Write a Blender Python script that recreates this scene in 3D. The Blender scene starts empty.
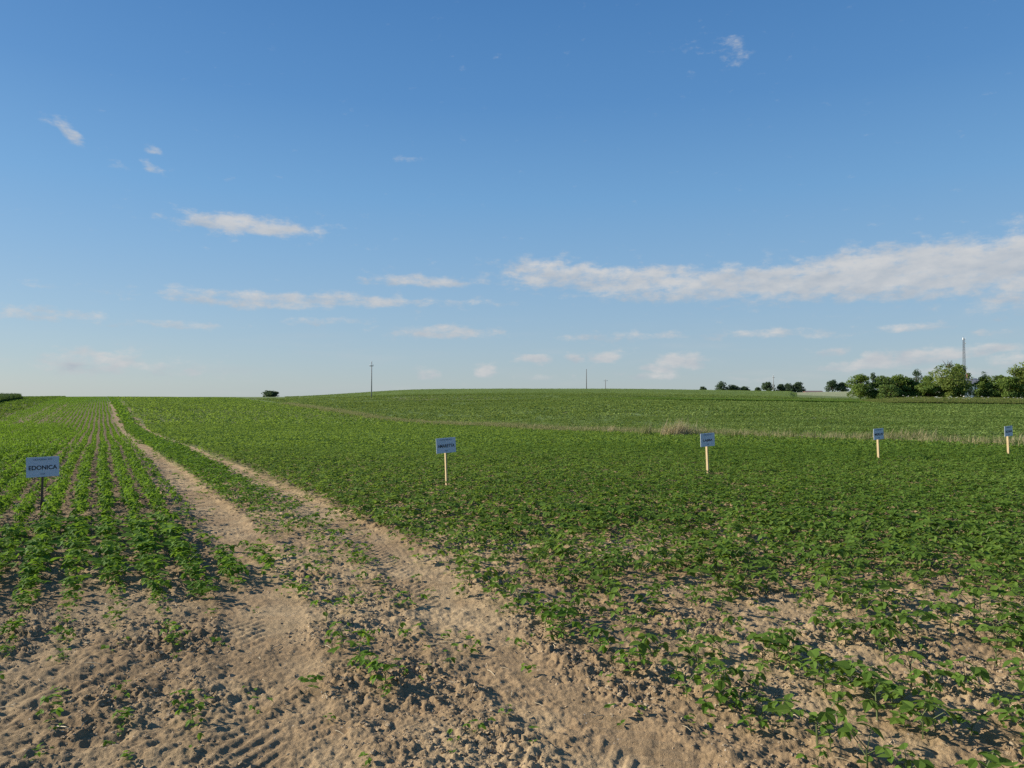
import bpy, math, random
import numpy as np
from math import radians, sin, cos, pi

random.seed(7)
RNG = np.random.default_rng(11)
S = bpy.context.scene
COL = S.collection

# ------------------------------------------------------------------ frame of the place
F = 740.0                      # focal length in pixels of a 1024 wide picture
HZ = 402.0                     # row of the level horizon
CAM_H = 1.65
UX, UY = 0.874, 0.486          # across the crop rows
VX, VY = -0.486, 0.874         # along the crop rows
SUN_AZ = radians(-79.0)        # from +Y towards +X
SUN_EL = radians(25.0)

def uv(x, y): return x*UX + y*UY, x*VX + y*VY
def xy(u, v): return u*UX + v*VX, u*UY + v*VY

# ------------------------------------------------------------------ noise
def _hash(ix, iy, seed):
    h = (ix.astype(np.int64)*374761393 + iy.astype(np.int64)*668265263 + seed*1442695041) & 0xFFFFFFFF
    h = ((h ^ (h >> 13))*1274126177) & 0xFFFFFFFF
    h = (h ^ (h >> 16)) & 0xFFFFFFFF
    return h/4294967296.0

def perlin(x, y, seed=0):
    ix = np.floor(x); iy = np.floor(y)
    fx = x-ix; fy = y-iy
    ux = fx*fx*fx*(fx*(fx*6-15)+10); uy = fy*fy*fy*(fy*(fy*6-15)+10)
    def g(a, b):
        t = _hash(ix+a, iy+b, seed)*2*pi
        return np.cos(t)*(fx-a)+np.sin(t)*(fy-b)
    n0 = g(0, 0)*(1-ux)+g(1, 0)*ux
    n1 = g(0, 1)*(1-ux)+g(1, 1)*ux
    return (n0*(1-uy)+n1*uy)*1.4

def fbm(x, y, oct=4, seed=0, gain=0.5):
    s = np.zeros_like(x); a = 1.0; f = 1.0
    for k in range(oct):
        s += a*perlin(x*f+17.3*k, y*f-9.1*k, seed+k); a *= gain; f *= 2.03
    return s

def worley(x, y, seed=0, square=False):
    ix = np.floor(x); iy = np.floor(y)
    d1 = np.full_like(x, 9.0); hh = np.zeros_like(x)
    for a in (-1, 0, 1):
        for b in (-1, 0, 1):
            cx = ix+a; cy = iy+b
            px = cx+_hash(cx, cy, seed); py = cy+_hash(cx, cy, seed+1)
            an = _hash(cx, cy, seed+5)*1.57 if square else 0.0
            ca, sa = np.cos(an), np.sin(an)
            d = np.maximum(np.abs((x-px)*ca+(y-py)*sa)*1.12, np.abs((y-py)*ca-(x-px)*sa))*.82+.18*np.hypot(x-px, y-py) if square else np.hypot(x-px, y-py)
            m = d < d1
            d1 = np.where(m, d, d1)
            hh = np.where(m, _hash(cx, cy, seed+2), hh)
    return d1, hh

def sstep(a, b, x):
    t = np.clip((x-a)/(b-a), 0, 1)
    return t*t*(3-2*t)

# ------------------------------------------------------------------ large form of the land
_D = np.array([0, 15, 30, 50, 75, 100, 130, 160, 200, 260, 400, 800, 4000], float)
_P = np.array([0, 100, 270, 430, 600, 750, 900, 1024], float)
_Z = np.array([
    [0, 0, -.10, -.10, .45, 1.10, 1.80, 2.45, 3.0, 3.2, 2.0, -3, -15],
    [0, 0, -.15, -.30, .40, 1.20, 2.00, 2.60, 3.1, 3.2, 2.0, -3, -15],
    [0, 0, -.15, -.35, -.30, .40, 1.30, 2.20, 3.0, 3.2, 2.0, -3, -15],
    [0, 0, -.18, -.46, -.52, .25, 1.50, 3.00, 4.6, 5.5, 4.0, -2, -15],
    [0, 0, -.14, -.33, .38, 1.20, 1.95, 3.20, 4.6, 5.4, 4.0, 0, -15],
    [0, 0, -.10, -.10, .33, .90, 1.60, 2.60, 4.0, 5.0, 5.9, 5, -10],
    [0, 0, .02, .06, .28, .60, 1.20, 2.00, 2.8, 4.4, 7.4, 8, -5],
    [0, 0, .10, .15, .25, .50, 1.00, 1.70, 2.5, 3.7, 6.5, 8, -5]])

def pchip(x, y, q):
    h = np.diff(x); d = np.diff(y)/h
    m = np.zeros_like(y)
    for i in range(1, len(x)-1):
        if d[i-1]*d[i] > 0:
            w1 = 2*h[i]+h[i-1]; w2 = h[i]+2*h[i-1]
            m[i] = (w1+w2)/(w1/d[i-1]+w2/d[i])
    m[0] = d[0]; m[-1] = d[-1]
    q = np.clip(q, x[0], x[-1])
    i = np.clip(np.searchsorted(x, q)-1, 0, len(x)-2)
    t = (q-x[i])/h[i]
    return ((2*t**3-3*t**2+1)*y[i]+(t**3-2*t**2+t)*h[i]*m[i]+(-2*t**3+3*t**2)*y[i+1]+(t**3-t**2)*h[i]*m[i+1])

_TD = np.linspace(0, math.log(1+4000/20), 600)          # log spaced depths
_td = (np.exp(_TD)-1)*20
_TP = np.linspace(0, 1024, 129)
_T1 = np.array([pchip(_D, r, _td) for r in _Z])
_TAB = np.array([pchip(_P, _T1[:, j], _TP) for j in range(len(_td))]).T     # [px, depth]

def gz(x, y):
    x = np.asarray(x, float); y = np.asarray(y, float)
    r = np.hypot(x, y)
    dep = np.where(y > 0, np.maximum(y, 0.35*r), 0.35*r*np.clip(1+y/(r+1e-9), 0, 1))
    px = np.where(y > 0.05*r, 512+F*x/np.maximum(y, 0.05*r+1e-6), np.where(x < 0, 0, 1024))
    a = np.clip(px/1024*128, 0, 127.999); b = np.clip(np.log(1+dep/20)/_TD[-1]*599, 0, 598.999)
    ia = a.astype(int); ib = b.astype(int); fa = a-ia; fb = b-ib
    z = (_TAB[ia, ib]*(1-fa)+_TAB[ia+1, ib]*fa)*(1-fb)+(_TAB[ia, ib+1]*(1-fa)+_TAB[ia+1, ib+1]*fa)*fb
    u, v = uv(x, y)
    z = z+0.06*np.exp(-((v-29)/4.5)**2)*sstep(9, 2, u)
    return z+0.05*perlin(x/9.0, y/9.0, 91)*sstep(8, 25, r)

def at(px, d):
    x = (px-512)/F*d
    return x, d, float(gz(np.array([x]), np.array([d]))[0])

TR = (1.38, 2.78)              # wheel tracks, distance across the rows
def track(u, v):
    w = 0.05*np.sin(v*0.21)+0.03*np.sin(v*0.67+1)+0.12*sstep(9, 15, v)*sstep(30, 18, v)-0.62*sstep(8.5, 3.0, v)
    d1 = np.abs(u-TR[0]-w); d2 = np.abs(u-TR[1]-w)
    return np.minimum(d1, d2), np.where(d1 < d2, u-TR[0]-w, u-TR[1]-w)

def micro(x, y, fine=True):
    """Small relief of the bare soil: lumps, clods, wheel ruts and tread prints."""
    r = np.hypot(x, y); u, v = uv(x, y)
    dt, st = track(u, v)
    rut = sstep(0.36, 0.20, dt)
    berm = np.exp(-((dt-0.36)/0.09)**2)
    rough = 1-0.58*rut*(0.55+0.45*sstep(5, 14, v))*sstep(0.1, 0.5, 0.5+0.6*perlin(u*1.2, v*0.8, 61))
    smooth = sstep(-0.1, 0.5, perlin(x/1.1, y/1.1, 5)+0.25*perlin(x/0.4, y/0.4, 6))
    lump = 0.016*fbm(x/0.42, y/0.42, 3, 21)+0.013*perlin(x/0.15, y/0.15, 31)*(1-0.6*smooth)+0.012*perlin(x/0.07, y/0.07, 33)*(1-0.6*smooth)
    keep = sstep(-0.1, 0.25, perlin(u*1.6+4, v*0.75, 63))
    z = lump*rough
    if fine:
        d1, hh = worley(x/0.10+0.5*perlin(x/.07, y/.07, 3), y/0.10+0.5*perlin(x/.07, y/.07, 4), 41, True)
        clod = np.clip(1-(d1/0.58)**2, 0, 1)**.7*(0.2+hh)*sstep(0.4, 0.85, hh)*.42
        d2, h2 = worley(x/0.040, y/0.040, 51, True)
        crumb = np.clip(1-(d2/0.6)**2, 0, 1)**.7*sstep(0.3, 0.9, h2)*.45
        pat = sstep(-0.15, 0.45, perlin(x/0.8, y/0.8, 71)+0.4*perlin(x/0.3, y/0.3, 72))
        z = z+(0.054*clod*(0.2+pat)+0.038*crumb*(0.3+0.9*pat))*rough*(1-0.55*smooth)
        z = z+0.008*fbm(x/0.05, y/0.05, 3, 81, 0.65)*(0.4+0.6*rough)
        # tread prints: slanted lugs every 11 cm, worn away in places
        lug = np.sin((v+np.abs(st)*0.9)*2*pi/0.115)
        z = z*(1-.5*keep*rut)+0.0055*np.clip(lug*1.6, -1, 1)*rut*keep
    z = z-(0.012+0.010*sstep(6, 14, v))*rut+0.005*berm
    return z*sstep(60, 18, r)

# ------------------------------------------------------------------ helpers
def link(o):
    COL.objects.link(o); return o

def props(o, label=None, cat=None, group=None, kind=None):
    if label: o['label'] = label
    if cat: o['category'] = cat
    if group: o['group'] = group
    if kind: o['kind'] = kind
    return o

def mesh_from(name, V, Fc, mat=None, smooth=False, n=3):
    """V (N,3) array, Fc (M,n) array of faces with n corners each."""
    me = bpy.data.meshes.new(name)
    V = np.ascontiguousarray(V, np.float32); Fc = np.ascontiguousarray(Fc, np.int32)
    me.vertices.add(len(V)); me.vertices.foreach_set('co', V.ravel())
    m = len(Fc)
    me.loops.add(m*n); me.loops.foreach_set('vertex_index', Fc.ravel())
    me.polygons.add(m)
    me.polygons.foreach_set('loop_start', np.arange(0, m*n, n, dtype=np.int32))
    me.polygons.foreach_set('use_smooth', np.full(m, smooth, dtype=bool))
    me.update(calc_edges=True)
    me.validate()
    if mat: me.materials.append(mat)
    return me

def obj(name, me, parent=None, loc=(0, 0, 0)):
    o = bpy.data.objects.new(name, me); link(o)
    o.location = loc
    if parent: o.parent = parent
    return o

def empty(name, loc, rz=0):
    o = bpy.data.objects.new(name, None); link(o)
    o.empty_display_size = 0.1
    o.location = loc; o.rotation_euler = (0, 0, rz)
    return o

class MB:
    """Collects boxes and tubes into one mesh of quads and triangles."""
    def __init__(s): s.v = []; s.f = []
    def box(s, x0, x1, y0, y1, z0, z1, b=0.0):
        n = len(s.v)
        s.v += [(x0, y0, z0), (x1, y0, z0), (x1, y1, z0), (x0, y1, z0), (x0, y0, z1), (x1, y0, z1), (x1, y1, z1), (x0, y1, z1)]
        s.f += [tuple(n+i for i in q) for q in ((0, 3, 2, 1), (4, 5, 6, 7), (0, 1, 5, 4), (1, 2, 6, 5), (2, 3, 7, 6), (3, 0, 4, 7))]
    def tube(s, pts, rad, k=6):
        pts = [np.array(p, float) for p in pts]; base = len(s.v)
        for i, p in enumerate(pts):
            t = pts[min(i+1, len(pts)-1)]-pts[max(i-1, 0)]; t = t/(np.linalg.norm(t)+1e-9)
            a = np.cross(t, (0, 0, 1.0) if abs(t[2]) < .9 else (1.0, 0, 0)); a /= np.linalg.norm(a); b = np.cross(t, a)
            for j in range(k):
                w = 2*pi*j/k
                s.v.append(tuple(p+rad[i]*(cos(w)*a+sin(w)*b)))
        for i in range(len(pts)-1):
            for j in range(k):
                s.f.append((base+i*k+j, base+i*k+(j+1) % k, base+(i+1)*k+(j+1) % k, base+(i+1)*k+j))
        s.f.append(tuple(base+j for j in range(k))[::-1])
        e = base+(len(pts)-1)*k
        s.f.append(tuple(e+j for j in range(k)))
    def mesh(s, name, mat, smooth=False, bevel=0):
        me = bpy.data.meshes.new(name); me.from_pydata(s.v, [], s.f)
        if bevel:
            import bmesh
            bm = bmesh.new(); bm.from_mesh(me)
            bmesh.ops.bevel(bm, geom=list(bm.edges), offset=bevel, segments=2, affect='EDGES', profile=0.5)
            bm.to_mesh(me); bm.free()
        me.materials.append(mat)
        me.polygons.foreach_set('use_smooth', np.full(len(me.polygons), smooth, dtype=bool))
        me.update()
        return me

# ------------------------------------------------------------------ materials
class NT:
    def __init__(s, tree): s.t = tree; s.n = tree.nodes; s.l = tree.links
    def add(s, typ, **kw):
        nd = s.n.new(typ)
        for k, v in kw.items(): setattr(nd, k, v)
        return nd
    def put(s, sock, v):
        if isinstance(v, bpy.types.NodeSocket): s.l.new(v, sock)
        elif v is not None: sock.default_value = v
    def math(s, op, a, b=None, c=None, clamp=False):
        nd = s.add('ShaderNodeMath', operation=op, use_clamp=clamp)
        s.put(nd.inputs[0], a)
        if b is not None: s.put(nd.inputs[1], b)
        if c is not None: s.put(nd.inputs[2], c)
        return nd.outputs[0]
    def vmath(s, op, a, b=None, out=0):
        nd = s.add('ShaderNodeVectorMath', operation=op)
        s.put(nd.inputs[0], a)
        if b is not None: s.put(nd.inputs[1], b)
        return nd.outputs[out]
    def noise(s, vec, scale, detail=4, rough=.5):
        nd = s.add('ShaderNodeTexNoise'); s.put(nd.inputs['Vector'], vec)
        nd.inputs['Scale'].default_value = scale; nd.inputs['Detail'].default_value = detail; nd.inputs['Roughness'].default_value = rough
        return nd.outputs['Fac']
    def mix(s, fac, a, b, blend='MIX'):
        nd = s.add('ShaderNodeMix', data_type='RGBA', blend_type=blend)
        s.put(nd.inputs[0], fac); s.put(nd.inputs[6], a); s.put(nd.inputs[7], b)
        return nd.outputs[2]
    def smooth(s, v, a, b, lo=0.0, hi=1.0):
        nd = s.add('ShaderNodeMapRange', interpolation_type='SMOOTHSTEP')
        s.put(nd.inputs[0], v)
        for i, q in zip((1, 2, 3, 4), (a, b, lo, hi)): s.put(nd.inputs[i], q)
        return nd.outputs[0]

def c4(c): return (c[0], c[1], c[2], 1.0)

def new_mat(name):
    m = bpy.data.materials.new(name); m.use_nodes = True
    nt = NT(m.node_tree); bs = nt.n['Principled BSDF']
    return m, nt, bs

def leaf_mat(name, dark, light, trans=0.35, rough=0.55, big=1.6, dry=None, dryfac=0.0, spec=.3, stretch=None, ind=.62, macro=.9, rise=0.0):
    """Foliage: every leaf its own tone, larger patches drift in hue, light passes through the blade."""
    m, nt, bs = new_mat(name)
    geo = nt.add('ShaderNodeNewGeometry')
    rnd = geo.outputs['Random Per Island']
    tc = nt.add('ShaderNodeTexCoord').outputs['Object']
    patch = nt.noise(nt.vmath('MULTIPLY', tc, stretch) if stretch else tc, big, 4)
    f = nt.math('ADD', nt.math('MULTIPLY', rnd, ind), nt.math('MULTIPLY', nt.math('SUBTRACT', patch, 0.34), 1.0), clamp=True)
    mp = nt.add('ShaderNodeMapping'); mp.inputs['Rotation'].default_value = (0, 0, -math.atan2(UY, UX)); mp.inputs['Scale'].default_value = (.10, .16, .1)
    nt.put(mp.inputs['Vector'], tc)
    mac = nt.noise(mp.outputs[0], 1.0, 3, .55)
    f = nt.math('ADD', f, nt.math('MULTIPLY', nt.math('SUBTRACT', mac, .5), macro), clamp=not rise)
    if rise:      # younger, yellower growth up the slope
        f = nt.math('ADD', f, nt.smooth(nt.vmath('DOT_PRODUCT', tc, (VX, VY, 0), out=1), 16, 42, -.10, rise), clamp=True)
    col = nt.mix(f, c4(dark), c4(light))
    if dry:
        col = nt.mix(nt.math('GREATER_THAN', nt.math('FRACT', nt.math('MULTIPLY', rnd, 37.7)), 1-dryfac), col, c4(dry))
    nt.put(bs.inputs['Base Color'], col)
    bs.inputs['Roughness'].default_value = rough
    bs.inputs['Specular IOR Level'].default_value = spec
    tr = nt.add('ShaderNodeBsdfTranslucent')
    nt.put(tr.inputs['Color'], nt.mix(0.5, col, c4((light[0]*1.5, light[1]*1.4, light[2]*0.8))))
    ms = nt.add('ShaderNodeMixShader'); ms.inputs[0].default_value = trans
    nt.l.new(bs.outputs[0], ms.inputs[1]); nt.l.new(tr.outputs[0], ms.inputs[2])
    nt.l.new(ms.outputs[0], nt.n['Material Output'].inputs['Surface'])
    return m

def plain_mat(name, col, rough=0.7, vary=0.25, scale=8.0, metal=0.0, col2=None, bump=0.0, stretch=None):
    m, nt, bs = new_mat(name)
    tc = nt.add('ShaderNodeTexCoord').outputs['Object']
    if stretch:
        tc = nt.vmath('MULTIPLY', tc, stretch)
    n = nt.noise(tc, scale, 5, .6)
    c2 = col2 or tuple(q*(1-vary) for q in col)
    nt.put(bs.inputs['Base Color'], nt.mix(nt.smooth(n, .3, .7), c4(c2), c4(col)))
    bs.inputs['Roughness'].default_value = rough; bs.inputs['Metallic'].default_value = metal
    if bump:
        b = nt.add('ShaderNodeBump'); b.inputs['Strength'].default_value = bump; b.inputs['Distance'].default_value = 0.01
        nt.put(b.inputs['Height'], n); nt.l.new(b.outputs[0], bs.inputs['Normal'])
    return m

# ground: macro tone from a vertex attribute (which crop or bare sand), grain from noise
def ground_mat():
    m, nt, bs = new_mat('sandy_soil')
    at_ = nt.add('ShaderNodeAttribute', attribute_name='tone')
    cov = nt.add('ShaderNodeAttribute', attribute_name='cover')
    tc = nt.add('ShaderNodeTexCoord').outputs['Object']
    n1 = nt.noise(tc, 3.0, 6, .65); n2 = nt.noise(tc, 45.0, 5, .7); n3 = nt.noise(tc, 220.0, 3, .6)
    k = nt.math('ADD', nt.math('ADD', nt.smooth(n1, .3, .7, -.13, .13), nt.smooth(n2, .3, .7, -.16, .16)), nt.smooth(n3, .3, .7, -.14, .14))
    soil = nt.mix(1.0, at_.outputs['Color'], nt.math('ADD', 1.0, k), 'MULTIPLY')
    soil = nt.mix(nt.smooth(n1, .52, .72, 0, .45), soil, c4((.20, .124, .062)))       # damper, redder crumb
    vo = nt.add('ShaderNodeTexVoronoi'); nt.put(vo.inputs['Vector'], tc); vo.inputs['Scale'].default_value = 26.0
    soil = nt.mix(nt.math('MULTIPLY', nt.math('LESS_THAN', vo.outputs['Distance'], .11), nt.math('GREATER_THAN', nt.noise(tc, 9.0, 2), .56)), soil, c4((.46, .40, .32)))
    veg1 = nt.noise(tc, 0.7, 6, .7); veg2 = nt.noise(nt.vmath('MULTIPLY', tc, (1, .35, 1)), 3.3, 4, .7)
    gk = nt.math('ADD', nt.smooth(veg1, .3, .7, .70, 1.25), nt.smooth(veg2, .3, .7, -.25, .25))
    green = nt.mix(1.0, at_.outputs['Color'], gk, 'MULTIPLY')
    nt.put(bs.inputs['Base Color'], nt.mix(cov.outputs['Fac'], soil, green))
    bs.inputs['Roughness'].default_value = 0.95
    bs.inputs['Specular IOR Level'].default_value = 0.1
    b = nt.add('ShaderNodeBump'); b.inputs['Strength'].default_value = 0.9; b.inputs['Distance'].default_value = 0.008
    nt.put(b.inputs['Height'], nt.math('ADD', nt.noise(tc, 60.0, 6, .7), nt.math('MULTIPLY', n3, .5)))
    nt.l.new(b.outputs[0], bs.inputs['Normal'])
    return m

# ------------------------------------------------------------------ world: sky and far clouds
def pix_azel(px, py):
    x = (px-512)/F; z = (HZ-py)/F
    return math.atan2(x, 1), math.atan2(z, math.hypot(x, 1))

CLOUDS = [   # centre and half sizes as seen from the field (px), tilt, strength
    (1000, 262, 170, 24, -.09, 1.15), (880, 272, 150, 22, -.06, 1.15), (760, 281, 130, 15, -.02, 1.05), (640, 280, 110, 13, .05, 1.0),
    (548, 274, 46, 14, .0, .95), (1080, 280, 120, 30, 0, 1.0), (700, 291, 120, 8, 0, .8), (930, 290, 160, 10, 0, .8), (560, 288, 50, 5, 0, .45),
    (245, 224, 66, 9, .02, 1.0), (232, 230, 26, 7, 0, .6), (310, 299, 165, 5.5, .0, .85), (250, 302, 90, 5, 0, .6), (415, 281, 55, 6, 0, .8),
    (515, 281, 60, 5, 0, .55), (40, 314, 55, 8, 0, .5), (165, 324, 75, 4, 0, .4), (320, 320, 45, 5, 0, .35), (445, 331, 50, 7, 0, .62),
    (90, 362, 60, 13, -.06, .62), (150, 370, 70, 8, 0, .45), (68, 130, 19, 6, .62, .9), (152, 150, 9, 4.5, .1, .85), (147, 167, 14, 5, .3, .6),
    (105, 157, 14, 6, .5, .38), (172, 170, 12, 4, 0, .35), (733, 44, 17, 13, .1, .62), (690, 42, 16, 8, .3, .35), (695, 74, 10, 8, 0, .3), (403, 157, 12, 5, 0, .3),
    (532, 358, 17, 5, 0, .85), (573, 358, 9, 5, 0, .75), (608, 356, 15, 6, 0, .9), (430, 375, 11, 5, 0, .7), (485, 371, 13, 7, -.2, .75),
    (674, 364, 28, 9, -.2, 1.0), (655, 368, 20, 6, 0, .7), (660, 376, 30, 5, 0, .55), (870, 362, 30, 7, -.15, .85), (925, 357, 52, 7, -.12, .95), (985, 350, 40, 6, -.05, .6),
    (835, 366, 18, 5, 0, .6), (828, 351, 22, 5, -.05, .45), (988, 331, 20, 4, 0, .5), (770, 334, 90, 5, 0, .42), (620, 336, 70, 5, 0, .42), (900, 328, 70, 5, 0, .35),
    (1015, 362, 25, 9, 0, .5), (960, 372, 60, 6, 0, .4), (760, 378, 50, 4, 0, .35), (540, 378, 40, 4, 0, .3),
]

def build_world():
    w = bpy.data.worlds.new('World'); S.world = w; w.use_nodes = True
    nt = NT(w.node_tree)
    bg = nt.n['Background']
    sky = nt.add('ShaderNodeTexSky', sky_type='NISHITA')
    sky.sun_disc = False; sky.sun_elevation = SUN_EL; sky.sun_rotation = SUN_AZ
    sky.altitude = 100; sky.air_density = 1.0; sky.dust_density = 0.6; sky.ozone_density = 3.0
    d = nt.add('ShaderNodeTexCoord').outputs['Generated']
    d = nt.vmath('NORMALIZE', d)
    sp = nt.add('ShaderNodeSeparateXYZ'); nt.l.new(d, sp.inputs[0])
    az = nt.math('ARCTAN2', sp.outputs[0], sp.outputs[1]); el = nt.math('ARCSINE', sp.outputs[2])
    cb = nt.add('ShaderNodeCombineXYZ'); nt.l.new(az, cb.inputs[0]); nt.l.new(el, cb.inputs[1])
    p = cb.outputs[0]
    st = nt.vmath('MULTIPLY', p, (1.0, 2.1, 1.0))
    wn = nt.add('ShaderNodeTexNoise'); nt.l.new(st, wn.inputs['Vector']); wn.inputs['Scale'].default_value = 16; wn.inputs['Detail'].default_value = 5
    warp = nt.vmath('MULTIPLY', nt.vmath('SUBTRACT', wn.outputs['Color'], (.5, .5, .5)), (.045, .016, 0))
    pw = nt.vmath('ADD', p, warp)
    spw = nt.add('ShaderNodeSeparateXYZ'); nt.l.new(pw, spw.inputs[0])
    X, Y = spw.outputs[0], spw.outputs[1]
    total = None; num = None; dens = None
    for (cx, cy, rx, ry, tilt, amp) in CLOUDS:
        if cy > 300: amp = min(amp+.18, 1.1)
        if cy < 200: amp *= .84
        a0, e0 = pix_azel(cx, cy)
        sx = math.cos(a0)**2/F; ax, ay = rx*sx, ry*math.cos(a0)/F
        ct, s_ = cos(-tilt), sin(-tilt)
        dx = nt.math('SUBTRACT', X, a0); dy = nt.math('SUBTRACT', Y, e0)
        xr = nt.math('MULTIPLY_ADD', dx, ct/ax, nt.math('MULTIPLY', dy, s_/ax))
        yr = nt.math('MULTIPLY_ADD', dx, -s_/ay, nt.math('MULTIPLY', dy, ct/ay))
        r2 = nt.math('MULTIPLY_ADD', xr, xr, nt.math('MULTIPLY', yr, yr))
        f = nt.math('DIVIDE', amp, nt.math('MULTIPLY_ADD', nt.math('MULTIPLY', r2, r2), 0.8, 1.0))
        total = f if total is None else nt.math('MAXIMUM', total, f)
        f2 = nt.math('MULTIPLY', f, f); g = nt.math('MULTIPLY', f2, yr)
        num = g if num is None else nt.math('ADD', num, g); dens = f2 if dens is None else nt.math('ADD', dens, f2)
    nA = nt.noise(st, 34, 8, .64)
    off = nt.vmath('ADD', st, (-.010, .022, 0))
    nC = nt.noise(st, 15, 4, .55); nB = nt.noise(off, 15, 4, .55)
    den = nt.math('ADD', total, nt.math('MULTIPLY', nt.math('SUBTRACT', nA, .5), 2.1))
    alpha = nt.smooth(den, .24, 1.15, 0, .86)
    # thin veil drifting over the lower sky
    veil = nt.math('MULTIPLY', nt.smooth(nt.noise(nt.vmath('MULTIPLY', p, (1, 7, 1)), 6, 5, .55), .48, .75, 0, .22), nt.smooth(el, 0.0, .16, 1.0, 0.0))
    alpha = nt.math('MAXIMUM', alpha, veil)
    lit = nt.math('ADD', nt.math('MULTIPLY', nt.math('SUBTRACT', nC, nB), 2.2), nt.math('MULTIPLY_ADD', nA, .5, nt.math('MULTIPLY_ADD', nt.math('DIVIDE', num, nt.math('ADD', dens, .05)), .30, .30)), clamp=True)
    cloud = nt.mix(lit, c4(CLOUD_D), c4(CLOUD_L))
    hs = nt.add('ShaderNodeHueSaturation'); hs.inputs['Saturation'].default_value = SKY_SAT; hs.inputs['Value'].default_value = SKY_VAL
    nt.l.new(sky.outputs[0], hs.inputs['Color'])
    # thin even haze of a summer evening: pale low down, deep blue overhead
    rp = nt.add('ShaderNodeValToRGB'); cr = rp.color_ramp
    nt.put(rp.inputs[0], nt.math('DIVIDE', el, 0.6, clamp=True))
    stops = ((0.0, (173, 187, 195)), (.023, (171, 187, 196)), (.11, (153, 183, 208)), (.19, (136, 176, 212)), (.266, (118, 167, 212)), (.384, (93, 145, 200)), (.49, (80, 132, 190)), (.6, (66, 115, 176)))
    while len(cr.elements) < len(stops): cr.elements.new(.5)
    for e_, (p_, c_) in zip(cr.elements, stops):
        e_.position = p_/.6
        lin = [((q/255+.055)/1.055)**2.4 for q in c_]
        e_.color = (*lin, 1)
    ramp = nt.vmath('SCALE', rp.outputs[0]); ramp.node.inputs['Scale'].default_value = 1/(SKY_STRENGTH*2**.7)
    out = nt.mix(alpha, nt.mix(HAZE_A, hs.outputs[0], ramp), cloud)
    nt.l.new(out, bg.inputs['Color'])
    bg.inputs['Strength'].default_value = SKY_STRENGTH

SKY_STRENGTH = 0.08
SKY_SAT, SKY_VAL = 1.22, 1.0
HAZE_A = 0.8
CLOUD_D = (3.3, 3.65, 4.1); CLOUD_L = (5.0, 4.95, 4.9)
build_world()
sun = bpy.data.lights.new('sun', 'SUN'); sun.energy = 5.0; sun.angle = radians(0.5); sun.color = (1.0, 0.92, 0.80)
so = link(bpy.data.objects.new('sun', sun))
sd = np.array((sin(SUN_AZ)*cos(SUN_EL), cos(SUN_AZ)*cos(SUN_EL), sin(SUN_EL)))
from mathutils import Vector, Matrix
so.rotation_euler = Vector(sd).to_track_quat('Z', 'Y').to_euler()
so.location = (-30, 0, 40)

cam = bpy.data.cameras.new('camera'); co = link(bpy.data.objects.new('camera', cam))
cam.sensor_width = 36; cam.lens = F/1024*36; cam.clip_start = 0.05; cam.clip_end = 9000
co.location = (0, 0, CAM_H); co.rotation_euler = (radians(90)+math.atan((HZ-384)/F), 0, 0)
S.camera = co
S.view_settings.view_transform = 'Standard'; S.view_settings.look = 'None'; S.view_settings.exposure = 0.7; S.view_settings.gamma = 1
S.view_settings.use_curve_mapping = False
S.render.engine = 'CYCLES'
S.cycles.max_bounces = 5; S.cycles.diffuse_bounces = 3; S.cycles.transmission_bounces = 4
S.cycles.use_denoising = False

# ------------------------------------------------------------------ how thickly each plot is planted
SIGN_XY = [(-6.72, 10.6), (-1.23, 14.0), (4.2, 15.9), (9.5, 19.2), (13.93, 20.8)]
def plot_cover(x, y):
    """0..1 share of ground hidden by the crop, for every point of the fields."""
    u, v = uv(x, y)
    d = np.hypot(x, y)
    n = perlin(x/1.6, y/1.6, 101)+0.6*perlin(x/0.6, y/0.6, 102)
    dt, _ = track(u, v)
    left = sstep(5.0, 8.0, v+0.9*n)
    left = left*(1-sstep(.17, .10, np.abs(u+.87))*.95*sstep(12.6, 13.6, v)*sstep(60, 30, v))*(1-sstep(.28, .18, np.abs(u+4.15)))*(1-sstep(.28, .18, np.abs(u+5.6)))
    left = np.maximum(left, 0.11+.33*sstep(4.2, 6.8, v+1.2*n))
    mid = (.25+.75*sstep(8, 20, v+5*n))*sstep(3.2, 8.0, v+2.0*n)*.85+.12
    right = .34+.66*sstep(5.2, 12.2, d+2.9*n+.30*(u-4.5))*sstep(2.75, 3.15, u+.15*n+.3*sstep(9, 3, v))
    c = np.where(u < TR[0], left, np.where(u < TR[1], mid, right))
    w = 0.04*sstep(42, 9, v)+0.235-.10*sstep(11, 5, v)
    c = c*(0.05+.13*sstep(13, 5, v)+.12*(u > 2.1)*sstep(24, 12, v)+0.70*sstep(w-.08, w+.10, dt+.05*n))
    c = np.maximum(c, .85*np.exp(-((x-3.9)/1.1)**2-((y-5.1)/1.2)**2))
    sx, sy = SIGN_XY[0]
    c = c*(1-np.exp(-((x-sx)/.10)**2-((y-sy+.3)/.4)**2))
    for sx, sy in SIGN_XY[1:]:
        c = c*(1-np.exp(-((x-sx)/.22)**2-((y-sy+.45)/.55)**2))
    c = np.where((u > 1.0) & (u < TR[0]) & (v > 8), c*0.25, c)
    lines = np.maximum(np.exp(-((u-2.98)/.10)**2)*sstep(8, 6.5, v)*.55, np.exp(-((u-1.45)/.09)**2)*sstep(3.6, 4.2, v)*sstep(9.5, 8, v)*.6)
    c = np.maximum(c, lines)
    return c

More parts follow.
